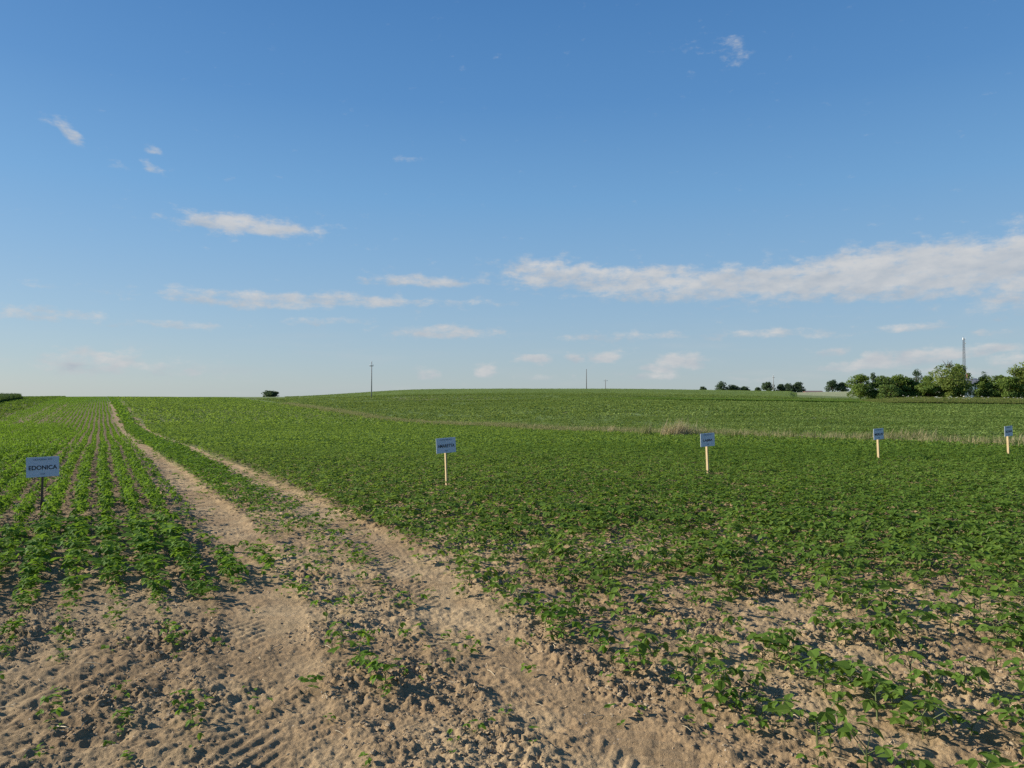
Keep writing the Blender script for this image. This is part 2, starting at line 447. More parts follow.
# ------------------------------------------------------------------ the ground sheet
def build_ground():
    a = np.linspace(-radians(39), radians(39), 1000)
    side = np.concatenate([np.linspace(-pi, -radians(39), 90)[:-1], a, np.linspace(radians(39), pi, 90)[1:-1]])
    rs = [0.25]; r = 0.25
    while r < 5000:
        dr = min(max(r*r/(CAM_H*F)*0.75, 0.0085), 0.035) if r < 14 else min(0.035*(r/14)**1.6, r*0.03)
        if r < 2.3: dr = 0.08
        r += dr; rs.append(r)
    rs = np.array(rs)
    A, R = np.meshgrid(side, rs)
    x = (R*np.sin(A)).ravel(); y = (R*np.cos(A)).ravel()
    z = gz(x, y)+micro(x, y)
    nr, na = len(rs), len(side)
    i = np.arange(nr-1)[:, None]*na; j = np.arange(na)[None, :]; j2 = (j+1) % na
    Fq = np.stack([i+j, i+j2, i+na+j2, i+na+j], -1).reshape(-1, 4)[:, ::-1]
    V = np.stack([x, y, z], -1)
    V = np.vstack([V, [[0, 0, 0]]])
    me = mesh_from('ground', V, Fq, ground_mat(), True, 4)
    # tone and cover
    u, v = uv(x, y); d = np.hypot(x, y)
    px = np.where(y > 1, 512+F*x/np.maximum(y, 1), np.where(x < 0, -500, 1500))
    soil = np.array((.335, .244, .138)); wet = np.array((.256, .178, .098)); red = np.array((.32, .20, .12))
    m = sstep(-.4, .5, perlin(x/1.3, y/1.3, 111)+.6*perlin(x/.35, y/.35, 112))[:, None]
    tone = wet*(1-m)+soil*m
    dt, _ = track(u, v)
    tone = tone*(1+0.10*sstep(.4, .1, dt))[:, None]*(1-(.15+.17*sstep(7, 12, v))*sstep(1.4, .6, u+.3*perlin(x, y, 115)))[:, None]     # left plot darkened: shade of the row gaps put into the soil colour
    green = np.broadcast_to(np.array((.088, .145, .030)), tone.shape).copy()
    def blend(mask, col): green[:] = green*(1-mask[:, None])+np.array(col)*mask[:, None]
    blend(sstep(-7.0, -7.6, u), (.070, .125, .028))                       # denser field on the far left
    blend(sstep(27.0, 28.0, u), (.13, .18, .055))                      # field past the grass verge
    nn = perlin(x/14, y/5, 121)
    blend(sstep(29, 31, u)*sstep(.25, .5, perlin((x+y*.2)/22, y/7, 123)), (.15, .15, .07))
    blend(sstep(126, 133, y+2*nn)*sstep(560, 640, px), (.085, .125, .038))
    blend(sstep(158, 166, y)*sstep(300, 360, px), (.13, .17, .06))
    blend(sstep(188, 200, y)*sstep(788, 800, px), (.27, .29, .155))      # pale barley
    cover = plot_cover(x, y)
    near = np.where(u < TR[0], sstep(45, 130, d)*.6, sstep(10, 32, d))
    cov = np.clip(cover*near*sstep(.25, .8, cover), 0, 1)
    cov = np.where(u > 27.5, 1, cov)
    cov = np.where(d > 110, np.maximum(cov, sstep(110, 150, d)), cov)
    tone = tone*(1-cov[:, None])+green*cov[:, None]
    # tone and cover stored per vertex
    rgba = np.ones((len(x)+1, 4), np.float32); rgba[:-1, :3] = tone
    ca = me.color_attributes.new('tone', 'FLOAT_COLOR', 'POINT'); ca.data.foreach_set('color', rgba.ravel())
    fa = me.attributes.new('cover', 'FLOAT', 'POINT'); fa.data.foreach_set('value', np.append(cov, 0).astype(np.float32))
    props(obj('ground', me), kind='structure')
build_ground()

# ------------------------------------------------------------------ plants
def rotm(rx, ry, rz):
    return np.array(Matrix.Rotation(rz, 3, 'Z') @ Matrix.Rotation(ry, 3, 'Y') @ Matrix.Rotation(rx, 3, 'X'))

LEAF_HI_V = np.array([(0, 0, 0), (-.30, .22, .05), (-.36, .52, .04), (-.2, .82, -.03), (0, 1.06, -.12), (.2, .82, -.03), (.36, .52, .04), (.30, .22, .05), (0, .5, -.05)])
LEAF_HI_F = np.array([(0, 8, 1), (1, 8, 2), (2, 8, 3), (3, 8, 4), (4, 8, 5), (5, 8, 6), (6, 8, 7), (7, 8, 0)])
LEAF_LO_V = np.array([(0, 0, 0), (-.40, .45, .07), (0, 1.05, -.08), (.40, .45, .07)])
LEAF_LO_F = np.array([(0, 2, 1), (0, 3, 2)])

def soy_plant(rng, h, nodes, size, hi=True, spread=1.0):
    """Young soybean: stem, a pair of simple leaves, then trifoliate leaves on stalks. Returns foliage and stem arrays."""
    LV, LF = (LEAF_HI_V, LEAF_HI_F) if hi else (LEAF_LO_V, LEAF_LO_F)
    V = []; Fc = []; n = 0; stem = MB()
    lean = rng.normal(0, .12, 2)
    top = np.array((lean[0]*h, lean[1]*h, h))
    stem.tube([(0, 0, -.02), top*0.5, top], [.0035, .003, .002], 4)
    def leaf(base, yaw, pitch, s, roll=0.):
        nonlocal n
        M = rotm(0, roll, 0); M = rotm(pitch, 0, 0) @ M; M = rotm(0, 0, yaw) @ M
        V.append(base+(LV*s*np.array((rng.uniform(.85, 1.1), 1, 1))) @ M.T); Fc.append(LF+n); n += len(LV)
    yaw0 = rng.uniform(0, 6.28)
    for k in (0, 1):
        leaf(top*0.4, yaw0+pi*k+rng.normal(0, .2), rng.uniform(-.1, .5), size*rng.uniform(.65, .85))
    for i in range(nodes):
        t = 0.5+0.5*(i+1)/nodes
        yaw = yaw0+1.57+i*2.4+rng.normal(0, .4)
        pl = size*rng.uniform(.9, 1.7)*(1.15-.5*i/max(nodes, 1))*spread
        el = rng.uniform(.3, .95)+.25*i/max(nodes, 1)
        dirv = np.array((-sin(yaw)*cos(el), cos(yaw)*cos(el), sin(el)))
        b0 = top*t; b1 = b0+dirv*pl
        if hi: stem.tube([b0, b1], [.002, .0013], 3)
        s = size*rng.uniform(.7, 1.12)*(1.05-.35*i/max(nodes, 1))
        droop = rng.uniform(-.75, .25)
        leaf(b1, yaw, droop, s, rng.normal(0, .25))
        for q in (-1, 1):
            leaf(b1, yaw+q*rng.uniform(1.2, 1.7), droop*.7+rng.normal(0, .2), s*.9, rng.normal(0, .3)+q*.15)
    return np.vstack(V), np.vstack(Fc), stem

def clump(rng, h, w, leaves, size):
    """Far plant: a few leaf blades tilted about a short stem."""
    V = []; Fc = []; n = 0
    for k in range(leaves):
        a = rng.uniform(0, 6.28); r = w*math.sqrt(rng.uniform(0, 1)); z = h*rng.uniform(.3, 1)
        M = rotm(0, 0, a) @ rotm(rng.uniform(-.45, .7), rng.normal(0, .4), 0)
        V.append(np.array((-sin(a)*r*.5, cos(a)*r*.5, z))+(LEAF_LO_V*size*rng.uniform(.75, 1.2)) @ M.T); Fc.append(LEAF_LO_F+n); n += 4
    return np.vstack(V), np.vstack(Fc)

def grass_tuft(rng, h, w, blades, wid, bend=.5):
    V = []; Fc = []; n = 0
    for k in range(blades):
        a = rng.uniform(0, 6.28); r = w*math.sqrt(rng.uniform(0, 1)); b = rng.uniform(0, 6.28)
        hh = h*rng.uniform(.55, 1.1); bd = bend*rng.uniform(.2, 1.)*hh
        p = np.array((cos(a)*r, sin(a)*r, -.03)); s = np.array((cos(b+1.57), sin(b+1.57), 0))*wid*.5; d = np.array((cos(b), sin(b), 0))*bd
        m = p+d*.3+np.array((0, 0, hh*.6)); t = p+d+np.array((0, 0, hh))
        V.append(np.array([p-s, p+s, m+s*.8, m-s*.8, t])); Fc.append(np.array([(0, 1, 2), (0, 2, 3), (3, 2, 4)])+n); n += 5
    return np.vstack(V), np.vstack(Fc)

def scatter(temps, pts, rz, sc, rng, pick=None):
    """All copies of the templates as one pair of arrays."""
    which = rng.integers(0, len(temps), len(pts)) if pick is None else pick
    Vs = []; Fs = []; n = 0
    for k, (tv, tf) in enumerate(temps):
        m = which == k
        if not m.any(): continue
        P = pts[m]; c = np.cos(rz[m])[:, None]; s = np.sin(rz[m])[:, None]; q = sc[m][:, None]
        X = (tv[None, :, 0]*c-tv[None, :, 1]*s)*q+P[:, 0:1]
        Y = (tv[None, :, 0]*s+tv[None, :, 1]*c)*q+P[:, 1:2]
        Z = tv[None, :, 2]*q+P[:, 2:3]
        Vs.append(np.stack([X, Y, Z], -1).reshape(-1, 3))
        Fs.append((tf[None]+(np.arange(len(P))*len(tv))[:, None, None]+n).reshape(-1, 3)); n += len(P)*len(tv)
    return np.vstack(Vs), np.vstack(Fs)

def merge(parts):
    V = []; Fc = []; n = 0
    for v, f in parts:
        V.append(v); Fc.append(f+n); n += len(v)
    return np.vstack(V), np.vstack(Fc)

rgp = np.random.default_rng(5)
HI = [soy_plant(rgp, rgp.uniform(.05, .095), int(rgp.integers(3, 7)), rgp.uniform(.044, .060)) for k in range(10)]       # big plants
SM = [soy_plant(rgp, rgp.uniform(.022, .042), int(rgp.integers(1, 4)), rgp.uniform(.034, .048)) for k in range(8)]        # seedlings
MID = [soy_plant(rgp, rgp.uniform(.08, .15), 5, rgp.uniform(.052, .068), hi=False)[:2] for k in range(12)]
LOW = [clump(rgp, .17, .13, 7, .105) for k in range(10)]
FAR = [clump(rgp, .24, .34, 7, .24) for k in range(10)]
slim = lambda T, a, b: [(t[0]*np.array((a, a, b)), t[1]) for t in T]
SLIM = {'MID': slim(MID, .76, 1.45), 'LOW': slim(LOW, .50, 1.5), 'FAR': slim(FAR, .36, 1.05)}      # upright plants of the drilled rows

M_LEFT = leaf_mat('soybean_leaf_bright', (.062, .142, .014), (.162, .275, .038), trans=.42, rough=.7, spec=.12, ind=.5)
M_RIGHT = leaf_mat('soybean_leaf', (.080, .152, .022), (.198, .290, .056), trans=.42, rough=.7, spec=.12, ind=.38, macro=1.3, rise=.2)
M_OVER = leaf_mat('crop_leaf_pale', (.098, .162, .034), (.225, .295, .088), rough=.85, big=.30, spec=.08, stretch=(.22, 1, 1), ind=.40, macro=2.2)
M_DARKF = leaf_mat('crop_leaf_deep', (.064, .130, .015), (.150, .235, .038), rough=.8, big=.25, spec=.1)
M_STEM = plain_mat('soybean_stem', (.11, .14, .04), .7, .3, 60)

def in_view(x, y, m=0.78): return (y > 0.5) & (np.abs(x) < m*y+1.2)

def rows(u0, u1, du, v0, v1, dv, rng, jit=.03, dmin=0, dmax=999, weight=None):
    """Plants along straight drill rows, thinned by the cover map."""
    us = np.arange(u0, u1, du)
    vs = np.arange(v0, v1, dv)
    Uu, Vv = np.meshgrid(us, vs)
    Uu = Uu.ravel()+rng.normal(0, jit, Uu.size)+0.03*np.sin(Vv.ravel()*.25); Vv = Vv.ravel()+rng.uniform(-dv/2, dv/2, Vv.size)
    x, y = xy(Uu, Vv); d = np.hypot(x, y)
    k = in_view(x, y) & (d >= dmin) & (d < dmax)
    x, y = x[k], y[k]
    c = plot_cover(x, y)
    k = rng.uniform(0, 1, len(x)) < c
    x, y, c = x[k], y[k], c[k]
    return x, y, c

def ground_z(x, y): return gz(x, y)+micro(x, y, False)

near_plants = []      # (x, y, z, rz, scale, is_big, side)
CROP = {'left': [], 'right': [], 'mid': []}
rg = np.random.default_rng(23)
def grow(side, u0, u1, du, v0, jit, dens=1.0):
    # close range: fully modelled plants
    x, y, c = rows(u0, u1, du, v0, 30, .058/dens, rg, jit, 0, 11)
    z = ground_z(x, y); rz = rg.uniform(0, 6.28, len(x)); sz = ({'right': 1.08, 'mid': .85, 'left': .66+.50*sstep(5.5, 9, y)}[side]+.5*c)*rg.uniform(.65, 1.3, len(x))
    big = rg.uniform(0, 1, len(x)) < np.clip(c*1.5+(.3 if side == 'right' else .0), 0, .92)
    for i in range(len(x)):
        near_plants.append((x[i], y[i], z[i], rz[i], sz[i]*(1.0 if big[i] else 1.1), bool(big[i]), side))
    x, y, c = rows(u0, u1, du, v0, 60, .062/dens, rg, jit, 11, 27)
    P = np.stack([x, y, ground_z(x, y)], -1)
    CROP[side].append(scatter(SLIM['MID'] if side == 'left' else MID, P, rg.uniform(0, 6.28, len(x)), (.85+.4*c)*rg.uniform(.75, 1.25, len(x))*(1.05 if side == 'left' else 1), rg))
    x, y, c = rows(u0, u1, du, v0, 110, .12/dens, rg, jit, 27, 66)
    P = np.stack([x, y, gz(x, y)], -1)
    CROP[side].append(scatter(SLIM['LOW'] if side == 'left' else LOW, P, rg.uniform(0, 6.28, len(x)), rg.uniform(.75, 1.2, len(x))*(.95 if side == 'left' else 1), rg))
    nar = .72 if side == 'left' else 1.0
    x, y, c = rows(u0, u1, du*2 if du > .2 and side != 'left' else du, v0, 230, .42/dens if side != 'left' else .24, rg, jit, 66, 185)
    P = np.stack([x, y, gz(x, y)-.03], -1)
    CROP[side].append(scatter(SLIM['FAR'] if side == 'left' else FAR, P, rg.uniform(0, 6.28, len(x)), rg.uniform(.6, 1.0, len(x))*(.85 if side == 'left' else 1), rg))

grow('left', -7.27, 1.15, .32, 2.5, .018, 1.3)
grow('mid', 1.45, 2.95, .2, 2.0, .05, .95)
grow('right', 2.98, 27.2, .28, 1.5, .055, .9)

# the 300 that show largest stand alone, the rest is the crop as a mass
def shown(p):
    x, y = p[0], p[1]
    vis = abs(x) < .70*y and y > 3.0
    return (p[4]*(1.0 if p[5] else .6))/max(y, .5) if vis else -1
near_plants.sort(key=shown, reverse=True)
solo, rest = near_plants[:300], near_plants[300:]
for side in ('left', 'mid', 'right'):
    for big, T in ((True, HI), (False, SM)):
        q = [p for p in rest if p[6] == side and p[5] == big]
        if not q: continue
        A = np.array([p[:5] for p in q])
        CROP[side].append(scatter([t[:2] for t in T], A[:, :3], A[:, 3], A[:, 4], rg))
names = {'left': ('soybean_rows', 'bright green soybean rows running to the horizon left of the wheel tracks', M_LEFT),
         'mid': ('soybean_strip', 'narrow strip of soybean plants between the two sandy wheel tracks', M_LEFT),
         'right': ('soybean_plot', 'broad dense soybean plot around the signs right of the wheel tracks', M_RIGHT)}
for side, (nm, lb, mt) in names.items():
    V, Fc = merge(CROP[side])
    props(obj(nm, mesh_from(nm, V, Fc, mt)), lb, 'crop', None, 'stuff')

for M_, sides in ((M_LEFT, ('left', 'mid')), (M_RIGHT, ('right',))):
    for kind, T in ((True, HI), (False, SM)):
        metas = [(mesh_from('soybean_foliage', t[0], t[1], M_), t[2].mesh('soybean_stem', M_STEM)) for t in T]
        for p in solo:
            if p[6] not in sides or p[5] != kind: continue
            fm, sm = metas[random.randrange(len(metas))]
            o = empty('soybean_plant' if kind else 'soybean_seedling', (p[0], p[1], p[2]), p[3]); o.scale = (p[4],)*3
            obj('stem', sm, o); obj('foliage', fm, o)
            u, v = uv(p[0], p[1])
            if kind:
                place = 'left of the wheel tracks' if u < TR[0] else 'on the strip between the wheel tracks' if u < TR[1] else 'right of the wheel tracks'
                props(o, 'leafy young soybean plant in the near sandy soil ' + place, 'plant', 'young soybean plants '+place)
            else:
                place = 'left of the wheel tracks' if u < TR[0] else 'on the strip between the wheel tracks' if u < TR[1] else 'right of the wheel tracks'
                props(o, 'tiny soybean seedling with few leaves on bare sand ' + place, 'seedling', 'soybean seedlings '+place)

# fields past the verge and on the far left
def field(name, label, u0, u1, mat, n, dmin, dmax, T, pxmin=-200, pxmax=1300, sc=(.7, 1.1)):
    x = rg.uniform(-.8, .8, n); d = np.sqrt(rg.uniform(dmin**2, dmax**2, n))
    X = x*d; u, v = uv(X, d)
    px = 512+F*x
    k = (u > u0+.4*rg.normal(0, 1, n)) & (u < u1) & (px > pxmin) & (px < pxmax) & (rg.uniform(0, 1, n) < .35+.65*sstep(-.4, .3, perlin(X/5, d/3, 131)))
    X, d = X[k], d[k]
    P = np.stack([X, d, gz(X, d)-.03], -1)
    return scatter(T, P, rg.uniform(0, 6.28, len(X)), rg.uniform(sc[0], sc[1], len(X)), rg)
parts = [field('', '', 29, 400, M_OVER, 60000, 20, 70, LOW, sc=(.8, 1.3)), field('', '', 29, 400, M_OVER, 70000, 70, 134, FAR, sc=(.55, .95))]
V, Fc = merge(parts)
parts.append(field('', '', 29, 400, M_OVER, 45000, 130, 166, FAR, pxmax=880, sc=(.5, .85)))
V, Fc = merge(parts)
props(obj('low_crop', mesh_from('low_crop', V, Fc, M_OVER)), 'paler low crop field between the dry grass verge and the hedge', 'crop', None, 'stuff')
parts = [field('', '', -400, -7.6, M_DARKF, 50000, 18, 70, LOW, sc=(.8, 1.2)), field('', '', -400, -7.6, M_DARKF, 90000, 70, 190, FAR, pxmax=260, sc=(.6, .9))]
V, Fc = merge(parts)
props(obj('green_crop', mesh_from('green_crop', V, Fc, M_DARKF)), 'even dark green crop field on the far left slope', 'crop', None, 'stuff')

# ------------------------------------------------------------------ grass verge with dry clumps
M_VERGE = leaf_mat('verge_grass', (.065, .105, .028), (.16, .20, .07), .42, rough=.85, spec=.05, dry=(.50, .42, .24), dryfac=.42, big=.5)
M_DRY = leaf_mat('dry_grass', (.30, .26, .15), (.48, .41, .27), .3, rough=.8, big=.8)
TUFT = [grass_tuft(rgp, .42, .13, 16, .012) for k in range(8)]
TALL = [grass_tuft(rgp, .75, .16, 18, .016, .35) for k in range(8)]
n = 15000
v = rg.uniform(8, 130, n); u = 28.0+rg.normal(0, .65, n)
x, y = xy(u, v); k = in_view(x, y) & (rg.uniform(0, 1, n) < .3+.7*sstep(-.3, .3, perlin(v/3, v*0+.5, 141)))
x, y = x[k], y[k]
V, Fc = scatter(TUFT, np.stack([x, y, gz(x, y)-.02], -1), rg.uniform(0, 6.28, len(x)), rg.uniform(.55, 1.25, len(x)), rg)
props(obj('verge_grass', mesh_from('verge_grass', V, Fc, M_VERGE)), 'rough grass verge dividing the soybean plot from the paler field', 'grass', None, 'stuff')

def dry_clump(px, d, w, h, n, label, green=False):
    x0, y0, z0 = at(px, d)
    rr = np.random.default_rng(int(px))
    V, Fc = [], []
    a = rr.normal(0, .33, n)*w; b = rr.normal(0, .22, n)
    hh = h*(1-.35*(np.abs(a)/w))
    P = np.stack([a, b, a*0-.02], -1)
    V, Fc = scatter([(t[0]*np.array((1, 1, h/.75)), t[1]) for t in TALL], P, rr.uniform(0, 6.28, n), rr.uniform(.35, 1.15, n)**1.2, rr)
    V[:, 0] += .30*V[:, 2]        # bent over by the wind
    o = obj('grass_clump', mesh_from('grass_clump', V, Fc, M_VERGE if green else M_DRY), None, (x0, y0, z0))
    props(o, label, 'grass clump', 'grass clumps along the verge')
dry_clump(677, 38.3, 1.35, .95, 70, 'largest straw coloured clump of dry grass leaning right on the verge')
dry_clump(608, 45, .5, .55, 22, 'small straw coloured grass clump left of the largest dry clump')
dry_clump(645, 40.5, .55, .75, 22, 'thin olive grass clump directly left of the largest dry clump', True)
dry_clump(521, 56, .55, .6, 26, 'dull grass clump on the verge right of the second nearest sign', True)
dry_clump(540, 55, .4, .5, 16, 'pale small dry grass clump behind and right of the second nearest sign')
dry_clump(893, 31.0, .4, .5, 14, 'thin olive grass clump beside the fourth sign along the line on the verge', True)
dry_clump(1020, 27.5, .5, .5, 20, 'dry grass clump behind the farthest sign on the verge')
dry_clump(915, 30.5, .9, .6, 60, 'dark green grass clump right of the fourth sign along the line on the verge', True)

# ------------------------------------------------------------------ wheat, meadow strip, tall crop on the left
def standing_crop(name, label, px0, px1, d0f, d1f, h, mat, tufts, T, seed, fade=(0, 0), ramp=.12, edge=4):
    rr = np.random.default_rng(seed)
    nx, nd = 240, 40
    px = np.linspace(px0, px1, nx); t = np.linspace(0, 1, nd)
    PX, TT = np.meshgrid(px, t)
    D = d0f(PX)*(1-TT**1.6)+d1f(PX)*TT**1.6
    X = (PX-512)/F*D
    e = sstep(px0, px0+fade[0]+.01, PX)*sstep(px1, px1-fade[1]-.01, PX)
    Z = gz(X, D)
    top = Z+h*e*(.86+.10*perlin(X/2.5, D/2.5, seed))*(.06+.90*sstep(0, ramp, TT))
    front = np.stack([X[0], D[0]-.15, Z[0]-.1], -1)
    V = np.vstack([front, np.stack([X, D, top], -1).reshape(-1, 3), np.stack([X[-1], D[-1], Z[-1]-.3], -1)])
    Fq = []
    i = np.arange(nd+1)[:, None]*nx; j = np.arange(nx-1)[None, :]
    Fq = np.stack([i+j, i+j+1, i+nx+j+1, i+nx+j], -1).reshape(-1, 4)
    tri = np.vstack([Fq[:, [0, 1, 2]], Fq[:, [0, 2, 3]]])
    # ears and blades that break the surface and the edge
    q = rr.uniform(0, 1, tufts)**1.7; pp = rr.uniform(px0, px1, tufts)
    k = tufts//edge; q[:k] = rr.uniform(0, .03, k)
    dd = d0f(pp)*(1-q)+d1f(pp)*q; xx = (pp-512)/F*dd
    ee = sstep(px0, px0+fade[0]+.01, pp)*sstep(px1, px1-fade[1]-.01, pp)
    P = np.stack([xx, dd, gz(xx, dd)], -1)
    tv = scatter(T, P, rr.uniform(0, 6.28, tufts), (h/.75)*(.3+.7*ee)*rr.uniform(.8, 1.12, tufts)*(.45+.55*sstep(0, ramp, q**(1/1.6))), rr)
    V, Fc = merge([(V, tri), tv])
    return props(obj(name, mesh_from(name, V, Fc, mat)), label, 'crop', None, 'stuff')

M_WHEAT = leaf_mat('wheat_green', (.115, .175, .040), (.205, .270, .080), .25, rough=.9, big=.2, spec=.05, stretch=(.2, 1, 1), ind=.35)
M_MEAD = leaf_mat('meadow_grass', (.065, .105, .025), (.18, .21, .055), .3, rough=.85, big=.5, spec=.08, dry=(.24, .21, .10), dryfac=.15)
M_MAIZE = leaf_mat('tall_crop_leaf', (.035, .068, .016), (.085, .13, .035), .25, rough=.85, big=.4, spec=.05)
WIDE = [grass_tuft(rgp, .8, .5, 14, .07, .25) for k in range(8)]
standing_crop('wheat_field', 'pale green wheat standing along the crest of the hill', 285, 797, lambda p: 163+0*p, lambda p: 300+0*p, .66, M_WHEAT, 16000, WIDE, 3, (240, 8), .34, 40)
standing_crop('grass_strip', 'darker strip of tall grass in front of the wheat', 520, 880, lambda p: 133+0*p, lambda p: 139+0*p, .5, M_DARKF, 5000, WIDE, 4, (220, 30))
standing_crop('meadow_strip', 'tall weedy grass strip along the foot of the hedge', 860, 1140, lambda p: 138+0*p, lambda p: 158+0*p, .95, M_MEAD, 9000, WIDE, 5, (60, 1), .5, 12)
standing_crop('tall_crop', 'block of taller dark crop at the left edge of the horizon', -260, 21, lambda p: np.clip(118+p*1.2, 70, 200), lambda p: 230+0*p, 1.0, M_MAIZE, 6000, WIDE, 6, (2, 3))

# white flower heads in the meadow strip
M_FLOWER = plain_mat('white_umbel', (.75, .75, .66), .8, .15)
pp = rg.uniform(900, 1040, 46); dd = rg.uniform(139, 150, 46); xx = (pp-512)/F*dd
def umbel():
    V = [(0, 0, 0)]+[(cos(2*pi*k/9)*.14, sin(2*pi*k/9)*.14, .05+.015*(k % 2)) for k in range(9)]+[(0, 0, .09)]
    Fc = [(0, 1+(k+1) % 9, 1+k) for k in range(9)]+[(10, 1+k, 1+(k+1) % 9) for k in range(9)]
    return np.array(V, float), np.array(Fc)
V, Fc = scatter([umbel()], np.stack([xx, dd, gz(xx, dd)+.95+rg.uniform(-.1, .25, 46)], -1), rg.uniform(0, 6, 46), rg.uniform(.7, 1.6, 46), rg)
props(obj('white_blossom', mesh_from('white_blossom', V, Fc, M_FLOWER)), 'white flower heads scattered through the weedy grass by the hedge', 'flowers', None, 'stuff')

# ------------------------------------------------------------------ clods and straw on the sand
M_CLOD = None
def clods():
    m, nt, bs = new_mat('soil_clod')
    tc = nt.add('ShaderNodeTexCoord').outputs['Object']
    r = nt.add('ShaderNodeNewGeometry').outputs['Random Per Island']
    c = nt.mix(r, c4((.225, .162, .092)), c4((.345, .262, .158)))
    nt.put(bs.inputs['Base Color'], nt.mix(nt.smooth(nt.noise(tc, 120, 4), .3, .7, 0, .35), c, c4((.40, .31, .22))))
    bs.inputs['Roughness'].default_value = .95; bs.inputs['Specular IOR Level'].default_value = .1
    import bmesh
    T = []
    for k in range(10):
        bm = bmesh.new(); bmesh.ops.create_icosphere(bm, subdivisions=2 if k < 3 else 1, radius=1)
        v = np.array([q.co[:] for q in bm.verts]); f = np.array([[q.index for q in ff.verts] for ff in bm.faces]); bm.free()
        dsp = 1+.75*fbm(v[:, 0]*1.1+k*7, v[:, 1]*1.1+v[:, 2]*1.1, 3, k)
        v = v+rgp.normal(0, .17, v.shape)
        T.append((v*dsp[:, None]*np.array((1, rgp.uniform(.65, 1), rgp.uniform(.5, .75))), f))
    n = 90000
    d = np.sqrt(rg.uniform(2.3**2, 13**2, n)); a = rg.uniform(-.72, .72, n)
    d = np.where(rg.uniform(0, 1, n) < .5, 2.3+(d-2.3)*.45, d)
    x = np.sin(a)*d; y = np.cos(a)*d; u, vv = uv(x, y)
    dt, _ = track(u, vv)
    pat = perlin(x/.8, y/.8, 71)+.4*perlin(x/.3, y/.3, 72)
    k = (rg.uniform(0, 1, n) < .12+.88*sstep(-.25, .5, pat)) & (rg.uniform(0, 1, n) < .12+.88*sstep(.2, .42, dt))
    x, y = x[k], y[k]
    s = .0035+.013*rg.uniform(0, 1, len(x))**3.2+.006*(rg.uniform(0, 1, len(x)) > .985)
    z = gz(x, y)+micro(x, y)-s*.05
    V, Fc = scatter(T, np.stack([x, y, z], -1), rg.uniform(0, 6.28, len(x)), s, rg, np.where(s > .0095, rg.integers(0, 3, len(x)), rg.integers(3, 10, len(x))))
    props(obj('soil_clods', mesh_from('soil_clods', V, Fc, m, False)), 'loose crumbs and clods of dry sandy soil in the foreground', 'soil', None, 'stuff')
clods()
def straw():
    m = plain_mat('straw', (.50, .40, .24), .7, .3, 30)
    T = []
    for k in range(6):
        b = MB(); L = rgp.uniform(.03, .09); b.tube([(-L/2, 0, .004), (0, rgp.normal(0, .006), .010), (L/2, 0, .005)], [.0016, .0019, .0013], 4)
        f = [t for q in b.f for t in ([q[:3], (q[0], q[2], q[3])] if len(q) == 4 else [q])]
        T.append((np.array(b.v), np.array(f)))
    n = 330
    d = np.sqrt(rg.uniform(2.6**2, 8**2, n)); a = rg.uniform(-.68, .68, n); x = np.sin(a)*d; y = np.cos(a)*d
    V, Fc = scatter(T, np.stack([x, y, gz(x, y)+micro(x, y)+.003], -1), rg.uniform(0, 6.28, n), rg.uniform(.6, 1.5, n), rg)
    props(obj('straw_litter', mesh_from('straw_litter', V, Fc, m)), 'short bits of old straw lying on the sandy soil', 'straw', None, 'stuff')
straw()

# ------------------------------------------------------------------ the plot signs
M_BOARD = plain_mat('sign_board', (.50, .56, .68), .45, .06, 5)
M_INK = plain_mat('sign_ink', (.018, .02, .03), .6, .1)
M_INK2 = plain_mat('sign_ink_blue', (.10, .17, .28), .6, .1)
M_WOOD = plain_mat('pale_timber', (.56, .42, .22), .75, .35, 22, bump=.3, stretch=(6, 6, .5))
M_WOODD = plain_mat('shaded_timber', (.13, .085, .055), .85, .35, 22, bump=.3, stretch=(6, 6, .5))  # timber darkened to carry the shade on the nearest post's front
def text_mesh(txt, size, mat, bold=0.0):
    cu = bpy.data.curves.new('lettering', 'FONT'); cu.body = txt; cu.size = size; cu.align_x = 'CENTER'; cu.align_y = 'CENTER'
    cu.extrude = .0006; cu.offset = bold
    o = bpy.data.objects.new('lettering', cu); COL.objects.link(o)
    bpy.context.view_layer.update()
    me = bpy.data.meshes.new_from_object(o.evaluated_get(bpy.context.evaluated_depsgraph_get()))
    bpy.data.objects.remove(o); bpy.data.curves.remove(cu)
    me.materials.clear(); me.materials.append(mat)
    return me
FACE = math.atan2(VY, VX)-pi/2           # local +Y runs along the rows, the board faces -Y
def plot_sign(px, base_y, d, word, label, lean, wood=M_WOOD, turn=0.0, top=.96, tiltz=0.0):
    x, y, _ = at(px, d); z = float(ground_z(np.array([x]), np.array([y]))[0])
    r = empty('plot_sign', (x, y, z), FACE+turn)
    r.rotation_euler = (0, radians(lean), FACE+turn)
    props(r, label, 'sign', 'signs marking the crop plots')
    b = MB(); b.box(-.014, .014, -.027, .027, -.12, top-.05)
    obj('post', b.mesh('post', wood, bevel=.002), r)
    b = MB(); b.box(-.2, .2, -.037, -.029, -.142, .142)
    bo = obj('board', b.mesh('board', M_BOARD, bevel=.001), r, (0, 0, top-.1485)); bo.rotation_euler = (0, radians(tiltz), 0)
    for t, s, dz, mt, bl in (('ODMIANA SOI', .036, .105, M_INK2, 0), (word, None, -.012, M_INK, .0022), ('SOJA', .028, -.098, M_INK2, 0)):
        me = text_mesh(t, s or .1, mt, bl)
        if s is None:
            xs = [q.co.x for q in me.vertices]; w = max(xs)-min(xs); kx = .345/w if len(word) > 5 else .27/w
            ys = [q.co.y for q in me.vertices]; ky = .062/(max(ys)-min(ys))
            me.transform(Matrix.Diagonal((kx, ky, 1, 1)))
        lt = obj('lettering', me, bo, (0, -.0385, dz)); lt.rotation_euler = (radians(90), 0, 0)
